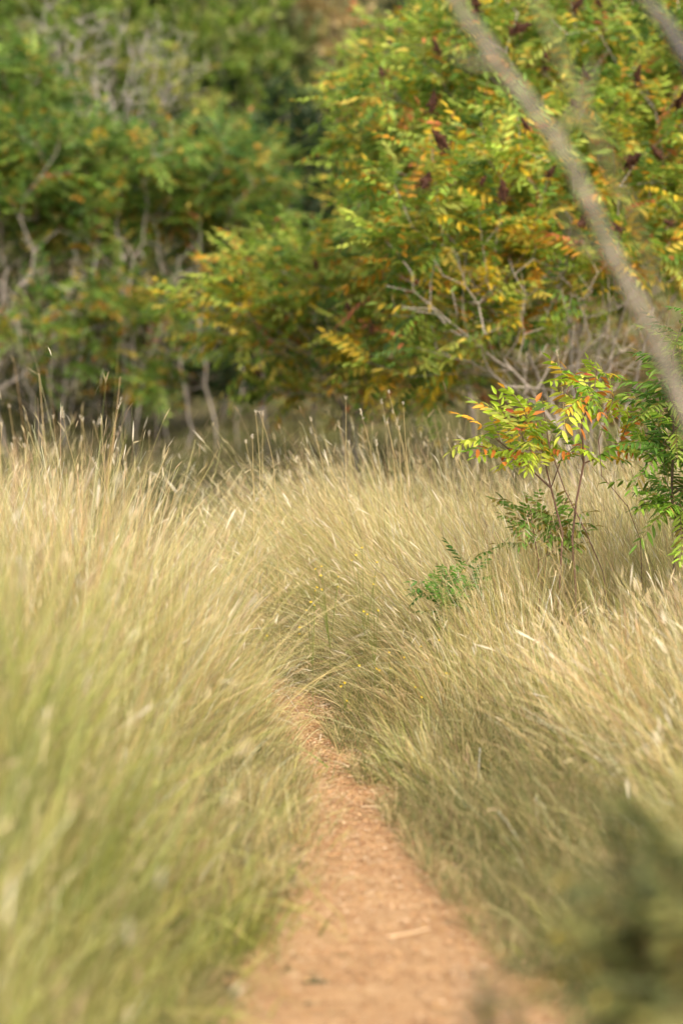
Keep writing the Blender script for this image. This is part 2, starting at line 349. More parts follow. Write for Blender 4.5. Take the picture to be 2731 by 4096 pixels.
# ------------------------------------------------------------------ shrubs
def compound_leaf(rng, pairs=6, L=.24, ll=.07, lw=.017, droop=.25, fine=False):
    """pinnate leaf: rachis along +X, up +Z; returns verts, tris, leaflet index per vertex (0 = rachis)"""
    V, F, I = [], [], []
    def pos(s): return np.array([s * L, 0, -droop * L * s * s])
    # rachis: thin strip
    k = 5
    for j in range(k):
        s = j / (k - 1); p = pos(s); wv = .0014 * (1 - .6 * s)
        V += [p + (0, -wv, 0), p + (0, wv, 0)]; I += [0, 0]
    for j in range(k - 1):
        a = 2 * j; F += [(a, a + 1, a + 3), (a, a + 3, a + 2)]
    li = 0
    for q in range(pairs * 2 + 1):
        li += 1
        if q == pairs * 2: s, sgn, ang = 1.0, 0, rng.normal(0, .1)
        else: s = .16 + .84 * (q // 2 + .2) / pairs; sgn = 1 if q % 2 else -1; ang = sgn * rng.uniform(.85, 1.25)
        b = pos(min(s, 1)); dl = rng.uniform(.2, .75) if sgn else droop
        a = np.array([math.cos(ang) * math.cos(dl), math.sin(ang) * math.cos(dl), -math.sin(dl)])
        n = unit(np.cross(a, np.array([-math.sin(ang), math.cos(ang), rng.normal(0, .25)]))); n = n if n[2] > 0 else -n
        sd_ = np.cross(n, a); l = ll * rng.uniform(.75, 1.1) * (1 - .25 * abs(s - .5)); w_ = lw * rng.uniform(.85, 1.15); curl = rng.uniform(.0, .22)
        o = len(V)
        prof = [(.0, 0), (.35, 1.0), (.7, .72), (1, 0)] if not fine else [(0, 0), (.16, .7), (.38, 1.), (.62, .85), (.84, .45), (1, 0)]
        rows = []
        for (tt, ww) in prof:
            c = b + a * l * tt - n * curl * l * tt * tt
            if ww == 0: rows.append([len(V)]); V.append(c); I.append(li)
            else:
                h = w_ * .5 * ww
                rows.append([len(V), len(V) + 1, len(V) + 2]); V += [c - sd_ * h + n * h * .35, c, c + sd_ * h + n * h * .35]; I += [li] * 3
        for A, Bq in zip(rows[:-1], rows[1:]):
            if len(A) == 1: F += [(A[0], Bq[1], Bq[0]), (A[0], Bq[2], Bq[1])]
            elif len(Bq) == 1: F += [(A[0], A[1], Bq[0]), (A[1], A[2], Bq[0])]
            else: F += [(A[0], A[1], Bq[1]), (A[0], Bq[1], Bq[0]), (A[1], A[2], Bq[2]), (A[1], Bq[2], Bq[1])]
    return np.array(V), np.array(F), np.array(I)

def simple_spray(rng, n=7, L=.12, ll=.045, lw=.026):
    """short twig end with broad simple leaves, for the trees that are not sumac"""
    V, F, I = [], [], []
    for q in range(n):
        s = (q + .5) / n; b = np.array([s * L, 0, 0]); a = unit(np.array([.5 + .5 * s, rng.uniform(-1, 1), rng.normal(0, .5)]))
        nn = unit(rng.normal(0, .5, 3) + (0, 0, 1)); sdv = unit(np.cross(nn, a)); l = ll * rng.uniform(.7, 1.2); w_ = lw * rng.uniform(.8, 1.2)
        o = len(V); V += [b, b + a * l * .5 - sdv * w_ / 2, b + a * l * .5 - nn * l * .05, b + a * l * .5 + sdv * w_ / 2, b + a * l]; I += [q + 1] * 5
        F += [(o, o + 2, o + 1), (o, o + 3, o + 2), (o + 1, o + 2, o + 4), (o + 2, o + 3, o + 4)]
    return np.array(V), np.array(F), np.array(I)

def tubes(P0, P1, R0, R1, sides=5):
    n = len(P0); d = unit(P1 - P0); ref = np.where(np.abs(d[:, 2:3]) > .9, np.array([[1., 0, 0]]), np.array([[0, 0, 1.]]))
    a = unit(np.cross(d, ref)); b = np.cross(d, a)
    an = np.arange(sides) / sides * 2 * math.pi; ca, sa = np.cos(an), np.sin(an)
    ring = a[:, None] * ca[None, :, None] + b[:, None] * sa[None, :, None]
    V = np.concatenate([P0[:, None] + ring * R0[:, None, None], P1[:, None] + ring * R1[:, None, None]], 1)
    i = np.arange(sides); j = (i + 1) % sides
    F0 = np.concatenate([np.stack([i, j, j + sides], 1), np.stack([i, j + sides, i + sides], 1)])
    F = (F0[None] + (np.arange(n) * 2 * sides)[:, None, None]).reshape(-1, 3)
    return V.reshape(-1, 3), F

def grow(stems, T, rng, bf=.35, wob=.06, rt=.0028, up=.08, cap=.03):
    """stems: polylines; T: crown points joined on greedily. -> nodes, parent, stem id, radius"""
    P, par, sid, pl = [], [], [], []
    for k, S in enumerate(stems):
        S = np.asarray(S, float)
        # resample the stem with a little crookedness
        seg = np.linalg.norm(np.diff(S, axis=0), axis=1); tt = np.concatenate([[0], np.cumsum(seg)]); m = max(4, int(tt[-1] / .14))
        q = np.linspace(0, tt[-1], m); pts = np.stack([np.interp(q, tt, S[:, i]) for i in range(3)], 1)
        pts[1:] += np.cumsum(rng.normal(0, wob * .45, (m - 1, 3)), 0) * .5
        pr = -1
        for j, p in enumerate(pts):
            P.append(p); par.append(pr); sid.append(k); pl.append(q[j]); pr = len(P) - 1
    P = [np.array(p) for p in P]
    T = list(T)
    if T:
        Ta = np.array(T); Na = np.array(P); pla = np.array(pl)
        cost = np.linalg.norm(Ta[:, None] - Na[None], axis=2) + bf * pla[None]
        # branches should rise from their parent, not hang
        cost += .8 * np.clip(Na[None, :, 2] - Ta[:, None, 2], 0, None)
        best = cost.min(1); arg = cost.argmin(1); left = np.ones(len(Ta), bool); tnode = np.full(len(Ta), -1)
        for _ in range(len(Ta)):
            i = np.where(left, best, 1e9).argmin(); left[i] = False
            a = arg[i]; p0, p1 = P[a], Ta[i]; dist = np.linalg.norm(p1 - p0); k = max(1, int(dist / .16)); pr = a
            newi = []
            for j in range(1, k + 1):
                t = j / k; p = p0 + (p1 - p0) * t
                if j < k: p = p + rng.normal(0, wob * min(dist, .5) * .5, 3) - np.array([0, 0, up * dist * math.sin(t * math.pi)])
                P.append(p); par.append(pr); sid.append(sid[a]); pl.append(pl[pr] + dist / k); pr = len(P) - 1; newi.append(pr)
            tnode[i] = pr
            for nn in newi:
                c = np.linalg.norm(Ta - P[nn], axis=1) + bf * pl[nn] + .8 * np.clip(P[nn][2] - Ta[:, 2], 0, None)
                u = c < best; best = np.where(u, c, best); arg = np.where(u, nn, arg)
    else: tnode = np.array([], int)
    P = np.array(P); par = np.array(par); sid = np.array(sid)
    cnt = np.ones(len(P))
    ch = np.zeros(len(P), int)
    for i in range(len(P) - 1, -1, -1):
        if par[i] >= 0: ch[par[i]] += 1
    acc = np.where(ch == 0, 1.0, 0.0)
    for i in range(len(P) - 1, -1, -1):
        if par[i] >= 0: acc[par[i]] += acc[i]
    R = np.minimum(rt * np.maximum(acc, 1) ** .44, cap)
    return P, par, sid, R, tnode

def stem_mesh(P, par, sid, R, k, name, parent, origin, col, rng, sides=5):
    q = (sid == k) & (par >= 0)
    i = np.where(q)[0]
    if len(i) == 0: return None
    V, F = tubes(P[par[i]], P[i] + (P[i] - P[par[i]]) * .04, np.minimum(R[par[i]], R[i] * 1.35), R[i], sides)
    c = np.array(col) * rng.uniform(.75, 1.2, (len(i), 1)); c = np.repeat(c, 2 * sides, 0)
    return mesh_np(name, V, F, M_bark, c, parent, smooth=True, origin=origin)

def place_leaves(tmpl, pos, d, scale, rng, cols, droop_up=.0):
    """instances of leaf templates; returns merged arrays. cols(n) -> base colours, per-leaflet shift inside"""
    parts = []
    n = len(pos); which = rng.integers(0, len(tmpl), n)
    base, alt, altp = cols
    for k, (TV, TF, TI) in enumerate(tmpl):
        q = which == k; m = q.sum()
        if m == 0: continue
        dx = unit(d[q]); upv = np.array([0, 0, 1.]) + rng.normal(0, .25, (m, 3)); dz = unit(upv - (upv * dx).sum(1, keepdims=True) * dx); dy = np.cross(dz, dx)
        s = scale[q][:, None, None]
        V = pos[q][:, None] + s * (TV[None, :, 0:1] * dx[:, None] + TV[None, :, 1:2] * dy[:, None] + TV[None, :, 2:3] * dz[:, None])
        nl = TI.max() + 1
        turn = rng.random((m, nl)) < altp[q][:, None]
        lc = np.where(turn[..., None], alt[q][:, None], base[q][:, None]) * rng.uniform(.75, 1.25, (m, nl, 1))
        lc[:, 0] = np.array([.30, .16, .07])
        c = lc[:, TI]
        F = (TF[None] + (np.arange(m) * len(TV))[:, None, None]).reshape(-1, 3)
        parts.append((V.reshape(-1, 3), F, c.reshape(-1, 3)))
    return merge(parts)

rT = np.random.default_rng(77)
SUMAC = [compound_leaf(rT, rT.integers(5, 8), rT.uniform(.19, .27), .072, .021, rT.uniform(.15, .5)) for _ in range(8)]
SUMACF = [compound_leaf(rT, rT.integers(4, 7), rT.uniform(.15, .21), .062, .018, rT.uniform(.15, .5), True) for _ in range(8)]
WILLOWF = [compound_leaf(rT, rT.integers(6, 9), rT.uniform(.17, .24), .056, .012, rT.uniform(.2, .6), True) for _ in range(6)]
OAK = [simple_spray(rT, 8) for _ in range(8)]
BIG = [simple_spray(rT, 8, .3, .11, .07) for _ in range(8)]

SG = np.array([(.22, .34, .04), (.32, .43, .055), (.15, .27, .04), (.44, .50, .085), (.11, .21, .04)])      # sumac greens
SY = np.array([(.64, .46, .03), (.62, .32, .03), (.58, .20, .07), (.70, .56, .09)])                         # turning
def sumac_cols(n, rng, z, turn=.25):
    g = SG[rng.choice(5, n, p=[.28, .28, .16, .18, .10])]; y = SY[rng.choice(4, n, p=[.38, .28, .09, .25])]
    zz = (z - z.min()) / max(np.ptp(z), .1)      # the lower leaves turn first
    p = np.clip(rng.beta(.5, 1.6, n) * turn * 3.0 * np.clip(1.75 - 1.5 * zz, .35, 2), 0, 1)
    return g * rng.uniform(.8, 1.2, (n, 1)), y, p

def ellipsoid_pts(E, rng, spacing):
    """random points in ellipsoids (centre, radii), thinned to a spacing; denser towards the shell"""
    out = []
    for c, rr, n in E:
        v = unit(rng.normal(0, 1, (n, 3))); s = rng.uniform(.15, 1, (n, 1)) ** .5
        out.append(np.array(c) + v * s * np.array(rr))
    A = np.concatenate(out); keep = []
    for p in A:
        if p[2] > .25 and (not keep or np.min(np.linalg.norm(np.array(keep) - p, axis=1)) > spacing): keep.append(p)
    return np.array(keep)

def fruit_mesh(rng, L=.13):
    O = np.array([(1, 0, 0), (0, 1, 0), (-1, 0, 0), (0, -1, 0), (0, 0, 1), (0, 0, -1)], float)
    F0 = np.array([(0, 1, 4), (1, 2, 4), (2, 3, 4), (3, 0, 4), (1, 0, 5), (2, 1, 5), (3, 2, 5), (0, 3, 5)])
    V, F, c = [O * (.02, .02, L * .55) + (0, 0, L * .5)], [F0], [np.tile((.05, .022, .012), (6, 1))]
    for i in range(1, 90):
        t = rng.random(); a = rng.uniform(0, 6.28); r = .042 * (1 - t) ** .6 * rng.uniform(.3, 1)
        p = np.array([r * math.cos(a), r * math.sin(a), t * L]); V.append(p + O * rng.uniform(.004, .008)); F.append(F0 + 6 * i)
        c.append(np.tile(np.array([(.070, .030, .014), (.11, .048, .022), (.040, .018, .010)][rng.integers(3)]), (6, 1)))
    return np.concatenate(V), np.concatenate(F), np.concatenate(c)
FV, FF, FC = fruit_mesh(np.random.default_rng(5))
fruit_me = None

def shrub(name, label, cat, stems, E, seed, group=None, spacing=.2, per=6, tmpl=SUMAC, scale=1.0, cols=None, bark=(.27, .23, .19),
          fruits=0, bf=.35, rt=.003, wob=.06, leafy=1.0, fruit_zone=None, elev=(.3, 1.1), sides=5, turn=.25, twigs=None, tsp=None, up=.08, leafmat=M_leaf, foliage_name='foliage', cap=.03):
    global fruit_me
    rng = np.random.default_rng(seed)
    base = np.mean([s[0] for s in stems], 0); base = np.array([base[0], base[1], 0.0])
    root = empty(name, base); tag(root, label, cat, group)
    T = ellipsoid_pts(E, rng, spacing) if E else np.zeros((0, 3))
    nleafy = len(T)
    if twigs is not None:
        T2 = ellipsoid_pts(twigs, rng, tsp or spacing); T = np.concatenate([T, T2])
    P, par, sid, R, tn = grow(stems, T, rng, bf, wob, rt, up, cap)
    for k in range(len(stems)): stem_mesh(P, par, sid, R, k, 'stem' if len(stems) > 1 else 'trunk', root, base, bark, rng, sides)
    nodes = tn[:nleafy]
    nodes = nodes[rng.random(len(nodes)) < leafy]
    if len(nodes):
        idx = np.repeat(nodes, rng.poisson(per, len(nodes)).clip(2)); n = len(idx)
        d0 = unit(P[idx] - P[np.maximum(par[idx], 0)]); d0 = unit(d0 + np.array([0, 0, .35]))
        off = rng.uniform(0, 1, n)[:, None] * .6
        pos = P[idx] * (1 - off) + P[np.maximum(par[idx], 0)] * off
        rnd = unit(rng.normal(0, 1, (n, 3))); perp = unit(rnd - (rnd * d0).sum(1, keepdims=True) * d0)
        el = rng.uniform(elev[0], elev[1], n)[:, None]
        d = unit(d0 * np.sin(math.pi / 2 - el) + perp * np.cos(math.pi / 2 - el)); d[:, 2] -= .15
        cc = (cols or sumac_cols)(n, rng, pos[:, 2], turn)
        # whole sprays of one branch tend to share their colour
        sh = rng.uniform(.75, 1.25, (len(P), 1))[idx]
        cc = (cc[0] * sh, cc[1], cc[2])
        V, F, c = place_leaves(tmpl, pos, d, scale * rng.uniform(.75, 1.2, n), rng, cc)
        mesh_np(foliage_name, V, F, leafmat, c, root, smooth=False, origin=base)
    if fruits:
        cand = [i for i in tn[:nleafy] if fruit_zone is None or fruit_zone(P[i])]
        rng.shuffle(cand); cand.sort(key=lambda i: (P[(np.abs(P[:, 0] - P[i, 0]) < .2) & (np.abs(P[:, 2] - P[i, 2]) < .2), 1].min() < P[i, 1] - .12))
        for i in cand[:fruits]:
            if fruit_me is None:
                o = mesh_np('fruit_cluster', FV, FF, M_fruit, FC, root); fruit_me = o.data
            else: o = bpy.data.objects.new('fruit_cluster', fruit_me); C.objects.link(o); o.parent = root
            o.location = Vector(P[i] - base) + Vector((0, -.22, .10)); o.rotation_euler = (rng.normal(0, .7), rng.normal(0, .8), rng.uniform(0, 6)); s = rng.uniform(.6, 1.15); o.scale = (s * rng.uniform(.9, 1.5), s, s)
    return root

def oak_cols(g):
    def f(n, rng, z, turn=.1):
        G = np.array(g); return G[rng.integers(0, len(G), n)] * rng.uniform(.8, 1.2, (n, 1)), np.tile([(.35, .28, .06)], (n, 1)), np.full(n, turn * .5)
    return f

def E_(u, v, Y, ru, rv, ry, n):
    """crown ellipsoid: centre by what it covers in the photo, radii in photo pixels at that distance (depth in metres)"""
    return (W(u, v, Y), (ru / FPX * Y * YS, ry * YS, rv / FPX * Y * YS), n)
def S_(Y0, pts):
    """a stem as (u, v, Y) points; the first goes straight down into the ground"""
    q = [W(*p) for p in pts]; b = q[0].copy(); b[2] = -.03; b[0] += (q[0][0] - q[1][0]) * .3
    return [b] + q

# --- right: the big sumac, yellow-green with orange, its bare grey stems showing below
shrub('sumac_shrub', 'big yellow green sumac on the right above a fan of bare grey stems', 'shrub',
      [S_(0, [(2230, 1750, 16.5), (2120, 1400, 16.3), (1960, 1180, 16.1), (1840, 980, 16)]),
       S_(0, [(2300, 1750, 16.8), (2260, 1400, 16.8), (2200, 1100, 16.8), (2100, 800, 16.9)]),
       S_(0, [(2360, 1750, 17), (2370, 1450, 17), (2420, 1150, 17), (2500, 800, 17.2)]),
       S_(0, [(2420, 1750, 16.8), (2500, 1400, 16.8), (2620, 1150, 16.7), (2760, 850, 16.6)]),
       S_(0, [(2260, 1780, 16.2), (2080, 1520, 15.9), (1850, 1380, 15.7), (1640, 1200, 15.6)]),
       S_(0, [(2480, 1780, 17.4), (2600, 1300, 17.6), (2850, 900, 17.9), (3100, 600, 18)]),
       S_(0, [(2330, 1780, 17.6), (2250, 1250, 18), (1900, 700, 18.3), (1700, 500, 18.5)])],
      [E_(1900, 780, 16.2, 420, 330, .7, 330), E_(2450, 700, 16.8, 500, 400, .9, 420), E_(2900, 500, 17.3, 450, 600, 1.0, 330),
       E_(1650, 500, 18.2, 330, 330, .8, 260), E_(2150, 250, 18, 550, 420, .9, 420), E_(2600, 100, 18.3, 500, 450, .9, 300), E_(2350, 1020, 16.3, 420, 200, .6, 70), E_(1720, 1080, 16.2, 300, 240, .5, 110), E_(2050, 1250, 16.1, 350, 200, .5, 60), E_(1750, 1420, 16.2, 300, 130, .4, 34)],
      101, fruits=44, spacing=.19, per=7, scale=1.08, turn=.30, fruit_zone=lambda p: p[2] > 1.75,
      twigs=[E_(2200, 1300, 16.1, 480, 320, .6, 900), E_(1800, 1150, 15.9, 300, 200, .5, 200)], tsp=.10, bark=(.46, .40, .34), rt=.0017, cap=.02)
shrub('sumac_shrub', 'smaller sumac at the centre with a forked grey stem and orange flecked leaves', 'shrub',
      [S_(0, [(1350, 1650, 19.5), (1290, 1500, 19.5), (1140, 1360, 19.4), (980, 1240, 19.3)]),
       S_(0, [(1380, 1650, 19.8), (1340, 1480, 19.9), (1280, 1300, 20), (1300, 1100, 20)]),
       S_(0, [(1440, 1680, 19.4), (1500, 1450, 19.2), (1520, 1200, 19), (1480, 1050, 19)])],
      [E_(1180, 1120, 19.6, 330, 200, .8, 260), E_(960, 1240, 19.4, 220, 140, .6, 120), E_(1480, 1080, 19.2, 300, 240, .8, 240), E_(1250, 1330, 19.8, 330, 110, .6, 110), E_(1600, 1330, 18.7, 260, 130, .5, 90), E_(1280, 1470, 19.4, 360, 110, .5, 60), E_(1620, 1500, 18.6, 260, 100, .5, 40)],
      102, fruits=10, spacing=.19, per=7, scale=1.15, turn=.36, twigs=[E_(1350, 1400, 19.3, 350, 220, .6, 300)], tsp=.13, rt=.002, cap=.02, bark=(.40, .34, .28))
shrub('sumac_shrub', 'sumac filling the gaps behind the big right hand shrub', 'shrub',
      [S_(0, [(1900, 1700, 22), (1850, 1300, 22.2), (1750, 900, 22.4), (1600, 500, 22.5)]),
       S_(0, [(2100, 1700, 22.5), (2150, 1200, 22.5), (2250, 700, 22.7), (2200, 200, 23)]),
       S_(0, [(2500, 1700, 22.5), (2600, 1200, 22.5), (2700, 700, 22.7), (2800, 200, 23)])],
      [E_(1700, 750, 22.3, 380, 450, 1.0, 300), E_(2250, 600, 22.8, 500, 600, 1.2, 420), E_(2850, 600, 23, 500, 700, 1.2, 400), E_(1950, 1200, 22.5, 500, 200, .8, 120), E_(2050, 100, 22.8, 400, 400, .9, 200), E_(1560, 330, 22.8, 230, 220, .6, 100)],
      103, fruits=6, spacing=.24, per=9, scale=1.15, turn=.3)
YS = 1.22
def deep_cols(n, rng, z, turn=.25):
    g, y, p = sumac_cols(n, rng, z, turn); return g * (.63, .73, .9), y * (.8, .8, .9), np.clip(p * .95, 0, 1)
# --- left: sumac band with bare stems under it
stl = []
for i in range(-2, 10):
    u = 30 + 98 * i + (i * 37) % 50; Y = 20.3 + (i * .7) % 2.2; ln = ((i * 71) % 430) - 215
    stl.append(S_(0, [(u, 1750, Y), (u + ln * .25, 1480, Y), (u + ln * .8 + ((i * 53) % 90) - 45, 1220, Y + .1), (u + ln * 1.2, 930, Y + .2)]))
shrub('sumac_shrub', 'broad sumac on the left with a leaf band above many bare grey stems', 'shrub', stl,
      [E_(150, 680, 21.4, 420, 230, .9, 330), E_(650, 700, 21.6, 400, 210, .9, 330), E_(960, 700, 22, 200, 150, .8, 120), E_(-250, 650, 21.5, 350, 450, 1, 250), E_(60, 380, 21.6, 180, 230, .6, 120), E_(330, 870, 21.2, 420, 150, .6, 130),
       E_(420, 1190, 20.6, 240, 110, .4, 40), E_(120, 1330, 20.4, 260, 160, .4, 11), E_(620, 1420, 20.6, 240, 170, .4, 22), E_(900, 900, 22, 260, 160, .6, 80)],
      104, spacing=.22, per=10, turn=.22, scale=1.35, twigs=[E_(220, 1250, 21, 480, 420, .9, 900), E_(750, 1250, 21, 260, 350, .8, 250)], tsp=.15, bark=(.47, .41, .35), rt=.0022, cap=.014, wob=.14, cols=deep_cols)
# --- dead branches fanning out above the left band
shrub('dead_shrub', 'leafless grey branches fanning up in the gap above the left sumac', 'shrub',
      [S_(0, [(300, 1500, 24), (380, 900, 24), (450, 500, 24), (330, 260, 24)]), S_(0, [(200, 1500, 24.3), (260, 900, 24.3), (300, 480, 24.3), (180, 160, 24.3)]),
       S_(0, [(640, 1500, 24.2), (520, 900, 24.2), (500, 470, 24.2), (690, 330, 24.2)]),
       S_(0, [(500, 1500, 24.1), (470, 900, 24.1), (480, 480, 24), (560, 200, 24.1)])],
      [E_(750, 330, 24, 220, 150, .4, 14), E_(300, 200, 24, 250, 150, .4, 10)], 105, spacing=.15, bark=(.44, .40, .35), rt=.0024, cap=.02, tsp=.12, twigs=[E_(420, 290, 24, 450, 260, .9, 700), E_(180, 180, 24, 200, 220, .6, 90)], wob=.1, per=4, cols=oak_cols([(.3, .36, .06), (.36, .36, .08)]))
shrub('broadleaf_tree', 'soft green tree rising behind the leafless branches on the upper left', 'tree',
      [S_(0, [(500, 1500, 28), (480, 1000, 28), (450, 500, 28), (500, 0, 28)]), S_(0, [(900, 1500, 28.5), (950, 900, 28.5), (1000, 500, 28.5), (900, 100, 28.5)])],
      [E_(350, 60, 27, 520, 260, 1.2, 260), E_(880, 330, 28, 330, 300, 1.2, 240), E_(300, 420, 29.5, 600, 300, 1.2, 240), E_(-250, 200, 28, 400, 500, 1.2, 200), E_(800, 0, 28, 350, 250, 1., 150), E_(1050, 520, 27.5, 200, 160, .8, 80)],
      106, spacing=.38, per=16, tmpl=OAK, scale=2.0, cols=oak_cols([(.17, .27, .04), (.23, .33, .05), (.13, .21, .03), (.32, .38, .09)]), turn=.1, rt=.004)
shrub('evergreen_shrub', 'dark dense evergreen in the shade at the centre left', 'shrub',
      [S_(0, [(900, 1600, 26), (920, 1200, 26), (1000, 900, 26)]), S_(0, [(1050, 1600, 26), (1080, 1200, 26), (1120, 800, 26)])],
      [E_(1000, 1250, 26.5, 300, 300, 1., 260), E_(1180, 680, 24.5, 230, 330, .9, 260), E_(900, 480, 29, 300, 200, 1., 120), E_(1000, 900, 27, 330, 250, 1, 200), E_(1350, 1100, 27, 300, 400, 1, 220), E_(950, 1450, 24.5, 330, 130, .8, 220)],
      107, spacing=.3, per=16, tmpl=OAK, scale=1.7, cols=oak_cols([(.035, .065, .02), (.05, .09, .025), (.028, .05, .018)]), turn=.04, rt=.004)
shrub('broadleaf_shrub', 'shaded olive undergrowth behind the bare stems at far left', 'shrub',
      [S_(0, [(100 + 210 * i, 1650, 25.5), (20 + 230 * i, 1400, 25.6), (150 + 190 * i, 1000, 25.8)]) for i in range(-1, 4)],
      [E_(0, 1350, 26, 450, 350, 1, 230), E_(450, 1350, 26.3, 400, 350, 1, 230), E_(750, 1400, 25, 220, 260, .8, 160), E_(300, 950, 26.5, 600, 250, .8, 150), E_(150, 1550, 24.5, 450, 160, .8, 260), E_(500, 1200, 24.5, 400, 200, .8, 200)],
      108, spacing=.27, per=12, tmpl=OAK, scale=1.5, cols=oak_cols([(.075, .10, .03), (.10, .115, .04), (.13, .10, .045), (.055, .085, .025)]), turn=.2, rt=.004, bark=(.22, .18, .15))
YS = 1.0
for k, (lab, us, Y, seed) in enumerate([('brown twiggy thicket behind the stems of the big right hand sumac', (1650, 1850, 2050, 2300, 2600, 2900), 20, 109),
                                ('brown twiggy thicket closing the gap under the smaller centre sumac', (1080, 1250, 1400, 1550, 1700), 23.5, 110)]):
    shrub('twiggy_thicket', lab, 'shrub', [S_(0, [(u, 1700, Y), (u + (i * 67) % 90 - 45, 1400, Y + .2), (u + (i * 97) % 160 - 80, 1050, Y + .3)]) for i, u in enumerate(us)],
          [E_((us[0] + us[-1]) / 2, 1330, Y, (us[-1] - us[0]) / 2 + 120, 330, .9, 420), E_((us[0] + us[-1]) / 2 + 60, 1570, Y - 1, (us[-1] - us[0]) / 2 + 100, 130, .7, 300)], seed, spacing=.2, per=5, tmpl=OAK, scale=1.1, rt=.0032, bark=(.27, .22, .17),
          cols=oak_cols([(.34, .28, .11), (.40, .30, .13), (.28, .32, .09), (.50, .30, .10)]), turn=.3)
# --- far trees: they close the view
def far_tree(name, label, u, Y, top, wid, seed, g, turn=.1, low=1350):
    b = (u, 1250, Y)
    shrub(name, label, 'tree', [S_(0, [(u, 1250, Y), (u + 20, 900, Y), (u - 20, top + 350, Y)])],
          [E_(u, (top + low) / 2, Y, wid, (low - top) / 2, wid / FPX * Y * .8, 380)], seed, spacing=.5, per=12, tmpl=BIG, scale=1.6,
          cols=oak_cols(g), turn=turn, rt=.01, foliage_name='crown', cap=.16, bark=(.2, .17, .14))
far_tree('broadleaf_tree', 'tall green tree far back at the top left corner', 200, 44, -500, 600, 201, [(.10, .16, .03), (.14, .2, .04)])
far_tree('broadleaf_tree', 'grey green far tree seen through the gap right of the leafless branches', 900, 46, -450, 420, 202, [(.10, .14, .04), (.14, .17, .05), (.16, .2, .05)])
far_tree('broadleaf_tree', 'tan leaved far tree in the gap at the top centre', 1330, 50, -450, 260, 203, [(.50, .39, .19), (.42, .35, .15), (.52, .37, .20), (.38, .35, .15)], .2)
far_tree('broadleaf_tree', 'blue green far tree at the top just right of the tan one', 1720, 54, -500, 300, 204, [(.09, .14, .06), (.12, .17, .07)])
far_tree('broadleaf_tree', 'yellowing far tree behind the top right sumac', 2300, 48, -500, 560, 205, [(.2, .24, .04), (.15, .2, .03)], .3)
far_tree('broadleaf_tree', 'green far tree beyond the right edge of the view', 3050, 46, -500, 560, 206, [(.14, .2, .03), (.1, .15, .03)], .2)
far_tree('broadleaf_tree', 'green far tree beyond the left edge of the view', -500, 44, -500, 560, 207, [(.10, .16, .03), (.14, .2, .04)])

# --- in focus: sapling, the green shrub at the right edge, little sprigs
def sap_cols(n, rng, z, turn=.3):
    g = np.array([(.34, .48, .03), (.46, .58, .05), (.20, .36, .03), (.55, .60, .08)])[rng.integers(0, 4, n)]
    y = np.array([(.75, .38, .03), (.72, .24, .04), (.45, .09, .03), (.80, .55, .05)])[rng.choice(4, n, p=[.42, .22, .08, .28])]
    return g, y, np.clip(rng.beta(.6, 1.2, n) * turn * 2.4, 0, 1)
shrub('sumac_sapling', 'slender sumac sapling with lime and flame orange leaves in sharp focus above the grass', 'sapling',
      [S_(0, [(2230, 2100, 11.0), (2170, 1900, 11.0), (2120, 1700, 11.0), (2090, 1600, 11.0)]),
       S_(0, [(2310, 2100, 11.0), (2350, 1850, 11.0), (2340, 1600, 11.0), (2320, 1500, 11.0)]),
       S_(0, [(2420, 2250, 11.0), (2260, 1950, 11.0), (2200, 1760, 11.0), (2180, 1600, 11.0)]),
       S_(0, [(2560, 2080, 11.0), (2450, 1950, 11.0), (2350, 1780, 11.0), (2440, 1560, 11.0)])],
      [E_(2080, 1720, 11.0, 150, 120, .15, 16), E_(2330, 1560, 11.0, 150, 100, .15, 16), E_(2230, 1780, 11.0, 150, 60, .12, 6), E_(2470, 1600, 11.1, 100, 170, .12, 12), E_(2440, 1800, 11.1, 80, 60, .12, 5)],
      301, spacing=.08, per=3, tmpl=SUMACF, scale=.86, cols=sap_cols, bark=(.20, .12, .09), rt=.0018, sides=6, turn=.22, wob=.03)
shrub('leafy_shrub', 'glossy green shrub with narrow leaflets at the right edge beside the orange sapling', 'shrub',
      [S_(0, [(2720, 2150, 10.8), (2700, 1900, 10.8), (2700, 1650, 10.8), (2680, 1450, 10.8)]), S_(0, [(2720, 2150, 10.9), (2710, 1800, 10.9), (2780, 1500, 10.9)]),
       S_(0, [(2850, 2150, 10.85), (2860, 1800, 10.85), (2880, 1450, 10.85)])],
      [E_(2740, 1650, 10.8, 120, 250, .25, 60), E_(2830, 1450, 10.9, 170, 260, .3, 60), E_(2740, 1950, 10.8, 90, 160, .2, 26), E_(2900, 1600, 10.9, 200, 400, .3, 80), E_(2770, 2100, 10.8, 60, 120, .15, 12)],
      302, spacing=.08, per=5, tmpl=WILLOWF, scale=.95, cols=oak_cols([(.17, .32, .03), (.26, .42, .04), (.10, .22, .03), (.36, .48, .07)]), turn=.12, bark=(.18, .13, .09), rt=.0018, sides=6)
shrub('sumac_sprig', 'low green and red sprig rising from the grass below the orange sapling', 'sprig',
      [S_(0, [(2165, 2260, 11.1), (2160, 2150, 11.1), (2140, 2040, 11.1)]), S_(0, [(2190, 2280, 11.15), (2230, 2150, 11.15), (2290, 2050, 11.2)])],
      [E_(2130, 2080, 11.1, 130, 60, .1, 9), E_(2250, 2080, 11.15, 80, 40, .1, 4), E_(2180, 2180, 11.1, 90, 60, .1, 5)],
      303, spacing=.05, per=3, tmpl=SUMACF, scale=.72, cols=oak_cols([(.16, .32, .04), (.22, .38, .05)]), turn=.6, bark=(.2, .1, .08), rt=.0015, sides=6)
